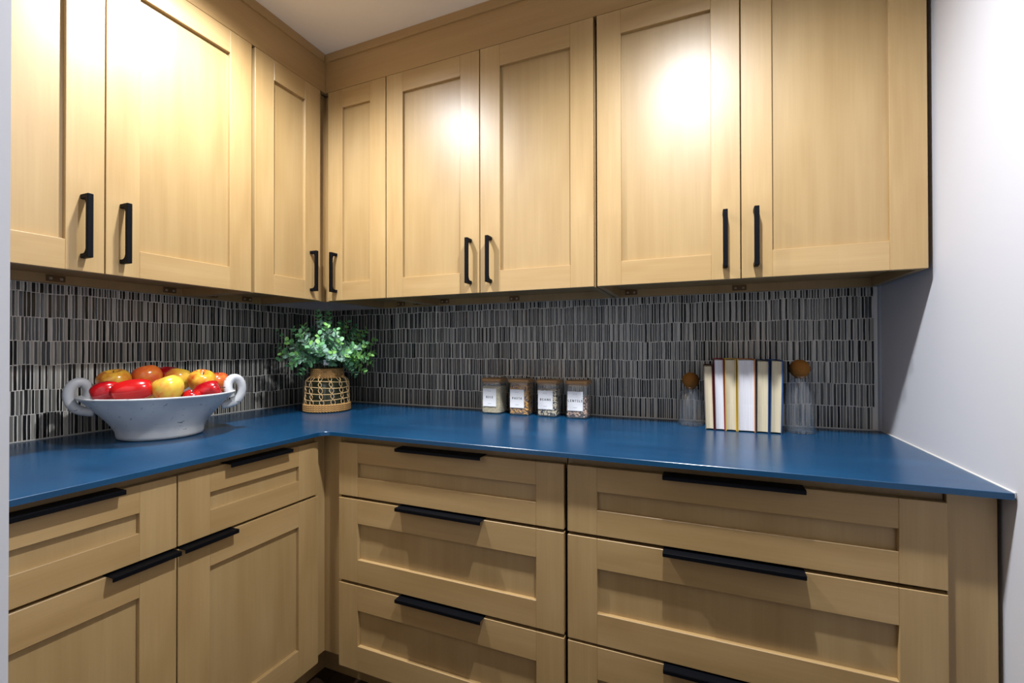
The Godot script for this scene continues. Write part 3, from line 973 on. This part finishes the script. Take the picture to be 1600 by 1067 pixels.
# ------------------------------------------------------------------ jars
func rounded(s: Shape, c: Vector3, hx: float, hz: float, r: float, levels: Array, capped: Array, out := true):   # levels of [height, inset]
	s.smooth()
	var ring := func(l) -> Array:
		var q := []
		for k in 4:
			for i in 5:
				var a: float = PI / 2 * k + PI / 2 * i / 4.0
				var m := Vector2([1, -1, -1, 1][k], [1, 1, -1, -1][k])
				q.append(c + Vector3(m.x * (hx - r) + (r - l[1]) * cos(a), l[0], m.y * (hz - r) + (r - l[1]) * sin(a)))
		return q
	for j in levels.size() - 1:
		var p: Array = ring.call(levels[j])
		var q: Array = ring.call(levels[j + 1])
		for k in 20:
			var l := (k + 1) % 20
			if out:
				s.ccw(p[k], q[k], q[l]); s.ccw(p[k], q[l], p[l])
			else:
				s.ccw(p[k], q[l], q[k]); s.ccw(p[k], p[l], q[l])
	s.flat()
	for e in [0, 1]:
		if capped[e]:
			var l: Array = levels[0] if e == 0 else levels[levels.size() - 1]
			var q: Array = ring.call(l)
			var mid: Vector3 = c + Vector3(0, l[0], 0)
			for k in 20:
				var inside := mid + Vector3(0, (0.1 if e == 0 else -0.1) * (1.0 if out else -1.0), 0)
				s.tri(mid, q[k], q[(k + 1) % 20], inside)

func scatter(t, called: String, mesh: Mesh, c: Vector3, half: float, fill: float, count: int, sc: float, core: Shape, core_mat):
	part("filling", core, t, core_mat).set_meta("kind", "stuff")
	var mm := MultiMesh.new()
	mm.transform_format = MultiMesh.TRANSFORM_3D
	mm.mesh = mesh
	mm.instance_count = count
	for i in count:
		var f := rng.randf()
		var d := half - sc * rng.randf_range(0.75, 1.5)
		var p: Vector3
		var out: Vector3
		var y := rng.randf_range(0.005 + sc, fill - sc * 0.2)
		if f < 0.40:
			p = Vector3(rng.randf_range(-d, d), y, d); out = Vector3.BACK
		elif f < 0.68:
			p = Vector3(d, y, rng.randf_range(-d, d)); out = Vector3.RIGHT
		elif f < 0.80:
			p = Vector3(-d, y, rng.randf_range(-d, d)); out = Vector3.LEFT
		else:
			p = Vector3(rng.randf_range(-d, d), fill + rng.randf_range(-0.5, 0.25) * sc, rng.randf_range(-d, d)); out = Vector3.UP
		var n := (out + Vector3(rng.randf_range(-1, 1), rng.randf_range(-1, 1), rng.randf_range(-1, 1)) * 0.45).normalized()
		var x := n.cross(Vector3(rng.randf_range(-1, 1), rng.randf_range(-1, 1), rng.randf_range(-1, 1))).normalized()
		mm.set_instance_transform(i, Transform3D(Basis(x, n, x.cross(n)), p))
	var o := MultiMeshInstance3D.new()
	o.name = called
	o.multimesh = mm
	o.set_meta("kind", "stuff")
	t.add_child(o)

func grain(size: Vector3, mat, bend := 0.0) -> ArrayMesh:
	var s := Shape.new()
	if bend > 0.0:                                                   # a short bent tube
		var path := []
		for i in 6:
			var a := -1.1 + 2.2 * i / 5.0
			path.append(Vector3(sin(a) * bend, 0, (cos(a) - 0.75) * bend))
		s.tube(path, size.x, 7)
	else:
		var prof := []
		for i in 7:
			var a := -PI / 2 + PI * i / 6.0
			prof.append(Vector2(cos(a) if i % 6 else 0.0, sin(a)))
		s.xf = Transform3D(Basis.from_scale(size), Vector3.ZERO)
		s.lathe(prof, Vector3.ZERO, 9)
	return mesh_of([[s, mat]])

func letters(text: String, size: float, spread: int, at: Vector3, mat, parent, called: String):
	var f := SystemFont.new()
	f.font_names = PackedStringArray(["Droid Sans"])
	var v := FontVariation.new()
	v.base_font = f
	v.spacing_glyph = spread
	f.font_weight = 700
	var tm := TextMesh.new()
	tm.text = text
	tm.font = v
	tm.font_size = 32
	tm.pixel_size = size / 32.0
	tm.depth = 0.0003
	tm.curve_step = 1.0
	tm.material = mat
	var o := MeshInstance3D.new()
	o.name = called
	o.mesh = tm
	parent.add_child(o, true)
	o.position = at - where(parent)

func make_jars():
	var w := 0.0405
	var h := 0.140
	var what := [["RICE", 0.107, "rice", 0.992], ["PASTA", 0.116, "pasta", 1.112], ["BEANS", 0.102, "beans", 1.2295], ["LENTILS", 0.079, "lentils", 1.347]]
	var look := {"rice": "square glass jar of white rice with bamboo lid and white label", "pasta": "square glass jar of yellow pasta curls with bamboo lid and white label", "beans": "square glass jar of speckled cream beans with bamboo lid and white label", "lentils": "square glass jar two-thirds full of pinkish brown lentils with bamboo lid and label"}
	for k in what:
		var c := Vector3(k[3], TOP, 0.076)
		var t := thing("storage_jar", look[k[2]], "jar", c, "labelled jars by the backsplash")
		var s := Shape.new()
		rounded(s, c, w, w, 0.013, [[0.0006, 0.005], [0.002, 0.001], [0.004, 0.0], [h - 0.012, 0.0]], [true, false])
		rounded(s, c, w - 0.0022, w - 0.0022, 0.0115, [[0.004, 0.0], [h - 0.012, 0.0]], [true, false], false)
		part("glass_body", s, t, M.glass)
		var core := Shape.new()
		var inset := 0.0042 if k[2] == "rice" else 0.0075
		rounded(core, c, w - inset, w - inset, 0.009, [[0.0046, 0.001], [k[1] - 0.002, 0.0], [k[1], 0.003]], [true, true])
		match k[2]:
			"rice": scatter(t, "rice_grains", grain(Vector3(0.0009, 0.0027, 0.0009), M.rice_grain), c, w - 0.0025, k[1], 2600, 0.0012, core, M.rice)
			"pasta": scatter(t, "pasta_curls", grain(Vector3(0.0026, 0, 0), M.pasta, 0.0075), c, w - 0.0022, k[1], 270, 0.0040, core, M.pasta_core)
			"beans": scatter(t, "bean_grains", grain(Vector3(0.0028, 0.0020, 0.0042), M.bean), c, w - 0.0022, k[1], 430, 0.0026, core, M.bean_core)
			"lentils": scatter(t, "lentil_grains", grain(Vector3(0.0029, 0.0018, 0.0040), M.lentil), c, w - 0.0022, k[1], 380, 0.0026, core, M.lentil_core)
		s = Shape.new()
		rounded(s, c, w + 0.0035, w + 0.0035, 0.0145, [[h - 0.0115, 0.0012], [h - 0.0105, 0.0], [h + 0.0002, 0.0], [h + 0.0015, 0.0015]], [true, true])
		rounded(s, c, w - 0.003, w - 0.003, 0.0115, [[h - 0.019, 0.001], [h - 0.0114, 0.0]], [true, false])
		part("lid", s, t, M.bamboo)
		var lx: float = k[3] - 0.004
		var face := 0.076 + w
		s = Shape.new()
		s.box(lx - 0.0295, lx + 0.0295, TOP + 0.030, TOP + 0.102, face + 0.0003, face + 0.0011)
		var lab := part("label", s, t, M.paper)
		letters(k[0], 0.0118, 5, Vector3(lx, TOP + 0.067, face + 0.0013), M.ink, lab, "lettering")
		var small := Shape.new()                               # the two lines of small print
		for d in [-0.007, -0.0035, 0.0015, 0.005]:
			small.box(lx + d - 0.0012, lx + d + 0.0012, TOP + 0.0905, TOP + 0.0920, face + 0.0011, face + 0.0014)
		for d in [-0.006, -0.003, 0.0, 0.003, 0.006]:
			small.box(lx + d - 0.0013, lx + d + 0.0013, TOP + 0.0410, TOP + 0.0422, face + 0.0011, face + 0.0014)
		part("small_print", small, lab, M.ink_pale)

# ------------------------------------------------------------------ books and bottles
func book(label: String, x0, x1, height, depth, tilt, left_c: Color, right_c: Color, pages, cream: bool):
	var z1 := 0.180
	var mid: float = (x0 + x1) / 2.0
	var c := Vector3(mid, TOP, z1 - depth / 2.0)
	var t := thing("book", label, "book", c, "books standing fore-edge out between the bottles")
	var hw: float = (x1 - x0) / 2.0 - 0.0004
	var lift: float = absf(sin(deg_to_rad(tilt))) * hw
	var xf := Transform3D(Basis(Vector3.BACK, deg_to_rad(tilt)), c + Vector3(0, lift, 0))
	var b := 0.0029
	var z: float = depth / 2.0
	var l := Shape.new()
	l.xf = xf
	l.box(-hw, -hw + b, 0, height, -z, z, 0.0008)
	var r := Shape.new()
	r.xf = xf
	r.box(hw - b, hw, 0, height, -z, z, 0.0008)
	r.box(-hw + 0.0005, hw - 0.0005, 0, height, -z - 0.003, -z, 0.001)
	part("cover", [[l, plain(left_c, 0.55)], [r, plain(right_c, 0.55)]], t)
	var p := Shape.new()                                            # the block of pages, its fore-edge hollowed
	p.xf = xf
	p.flat()
	var n := 8
	var ph: float = height - 0.004
	var inside := Vector3(0, height / 2.0, 0)
	var e := hw - b - 0.0002
	for i in n:
		var u0 := -e + 2.0 * e * i / n
		var u1 := -e + 2.0 * e * (i + 1) / n
		var f := func(u: float) -> float: return z - 0.004 - 0.0030 * (1.0 - pow(u / e, 2))
		var a0: float = f.call(u0)
		var a1: float = f.call(u1)
		p.quad(Vector3(u0, 0.004, a0), Vector3(u1, 0.004, a1), Vector3(u1, ph, a1), Vector3(u0, ph, a0), inside)
		p.quad(Vector3(u0, ph, a0), Vector3(u1, ph, a1), Vector3(u1, ph, -z), Vector3(u0, ph, -z), inside)
		p.quad(Vector3(u0, 0.004, a0), Vector3(u1, 0.004, a1), Vector3(u1, 0.004, -z), Vector3(u0, 0.004, -z), inside)
	for sx in [-e, e]:
		var a := z - 0.004
		p.quad(Vector3(sx, 0.004, a), Vector3(sx, ph, a), Vector3(sx, ph, -z), Vector3(sx, 0.004, -z), inside)
	part("pages", p, t, M.page_cream if cream else M.page_white)

func make_books():
	var maroon := lin(0.10, 0.014, 0.014)
	var crimson := lin(0.30, 0.022, 0.022)
	var yellow := lin(0.62, 0.40, 0.055)
	var orange := lin(0.50, 0.17, 0.045)
	var navy := lin(0.012, 0.045, 0.13)
	var blue := lin(0.012, 0.075, 0.26)
	var dark := lin(0.02, 0.018, 0.018)
	book("short book with dark red cover, beside the smaller glass bottle", 1.7905, 1.8185, 0.208, 0.135, 1.5, lin(0.16, 0.13, 0.11), maroon, null, true)
	book("tall book with dark crimson covers and white pages, right of the short book", 1.8195, 1.8500, 0.2285, 0.145, 1.0, maroon, crimson, null, false)
	book("yellow covered book with cream pages", 1.8500, 1.8835, 0.229, 0.145, 0.5, yellow, yellow, null, true)
	book("thickest book, bright white pages between yellow and orange cover boards", 1.8840, 1.9355, 0.2290, 0.145, 0.0, yellow, orange, null, false)
	book("black and navy covered book with cream pages, left of the blue one", 1.9360, 1.9720, 0.2255, 0.145, -0.5, dark, navy, null, true)
	book("blue covered book at the right end of the row, by the larger bottle", 1.9725, 2.0065, 0.2260, 0.145, -1.2, navy, blue, null, true)

func bottle(label: String, c: Vector3, r: float, h: float, ball: float):
	var t := thing("glass_bottle", label, "bottle", c, "clear bottles with cork balls")
	var out := [Vector2(0, 0.0012), Vector2(r - 0.004, 0.0), Vector2(r - 0.001, 0.0015), Vector2(r, 0.005), Vector2(r, h * 0.55), Vector2(r * 0.985, h * 0.66), Vector2(r * 0.93, h * 0.77), Vector2(r * 0.83, h * 0.87), Vector2(r * 0.70, h * 0.94), Vector2(r * 0.55, h * 0.985), Vector2(0.0180, h), Vector2(0.0172, h + 0.003), Vector2(0.0174, h + 0.005)]
	var s := Shape.new()
	s.lathe(out, c, 40)
	var inn := [Vector2(0, 0.006), Vector2(r - 0.006, 0.006), Vector2(r - 0.0022, 0.010)]
	for i in range(4, out.size()):
		inn.append(Vector2(out[i].x - 0.0018, out[i].y - (0.001 if i < 9 else 0.0)))
	s.lathe(inn, c, 40, false)
	part("glass_body", s, t, M.bottle_glass)
	s = Shape.new()
	var prof := []
	var cy := h + 0.005 + ball * 0.78
	for i in 15:
		var a := -PI / 2 + PI * i / 14.0
		prof.append(Vector2(ball * cos(a) if i % 14 else 0.0, cy + ball * sin(a)))
	s.lathe(prof, c, 32)
	s.lathe([Vector2(0, h - 0.002), Vector2(0.0140, h - 0.002), Vector2(0.0146, h + 0.006)], c, 24)
	part("cork_ball", s, t, M.cork)

func make_bottles():
	bottle("smaller clear glass bottle with a cork ball stopper, left of the books", Vector3(1.7456, TOP, 0.0975), 0.0413, 0.126, 0.0280)
	bottle("taller clear glass bottle with a cork ball stopper, right of the books", Vector3(2.0637, TOP, 0.1150), 0.0402, 0.171, 0.0290)

# ------------------------------------------------------------------
func _ready():
	rng.seed = 7
	var cam := Camera3D.new()
	cam.name = "camera"
	add_child(cam)
	cam.position = Vector3(1.7856, 1.1778, 1.7772)
	cam.rotation_order = EULER_ORDER_YXZ
	cam.rotation_degrees = Vector3(0.35, 22.821, -0.103)
	var near := 0.03
	cam.set_frustum(2.0 * near * 533.5 / 709.96, Vector2(0, near * 6.5 / 709.96), near, 40.0)
	cam.current = true
	var env := Environment.new()
	env.background_mode = Environment.BG_COLOR
	env.background_color = Color(0.05, 0.05, 0.055)
	env.tonemap_mode = Environment.TONE_MAPPER_LINEAR
	env.tonemap_exposure = 1.06
	env.sdfgi_enabled = true
	env.ssao_enabled = true
	env.ssil_enabled = true
	var we := WorldEnvironment.new()
	we.environment = env
	add_child(we)
	make_materials()
	var white := Color(0.96, 0.975, 1.0)
	downlight("recessed_light", "round recessed ceiling light over the corner counter, left of the other", Vector3(0.675, CEIL, 0.95), 2.75, white)
	downlight("recessed_light", "round recessed ceiling light nearest the right wall of the pantry", Vector3(1.74, CEIL, 1.0), 3.35, white)
	downlight("recessed_light", "round recessed ceiling light outside the pantry doorway", Vector3(1.6, CEIL, 2.55), 0.03, white)
	make_shell()
	make_wall_cabinets()
	make_base_cabinets()
	make_counter()
	make_bowl()
	make_fruit()
	make_vase()
	make_plant()
	make_jars()
	make_books()
	make_bottles()
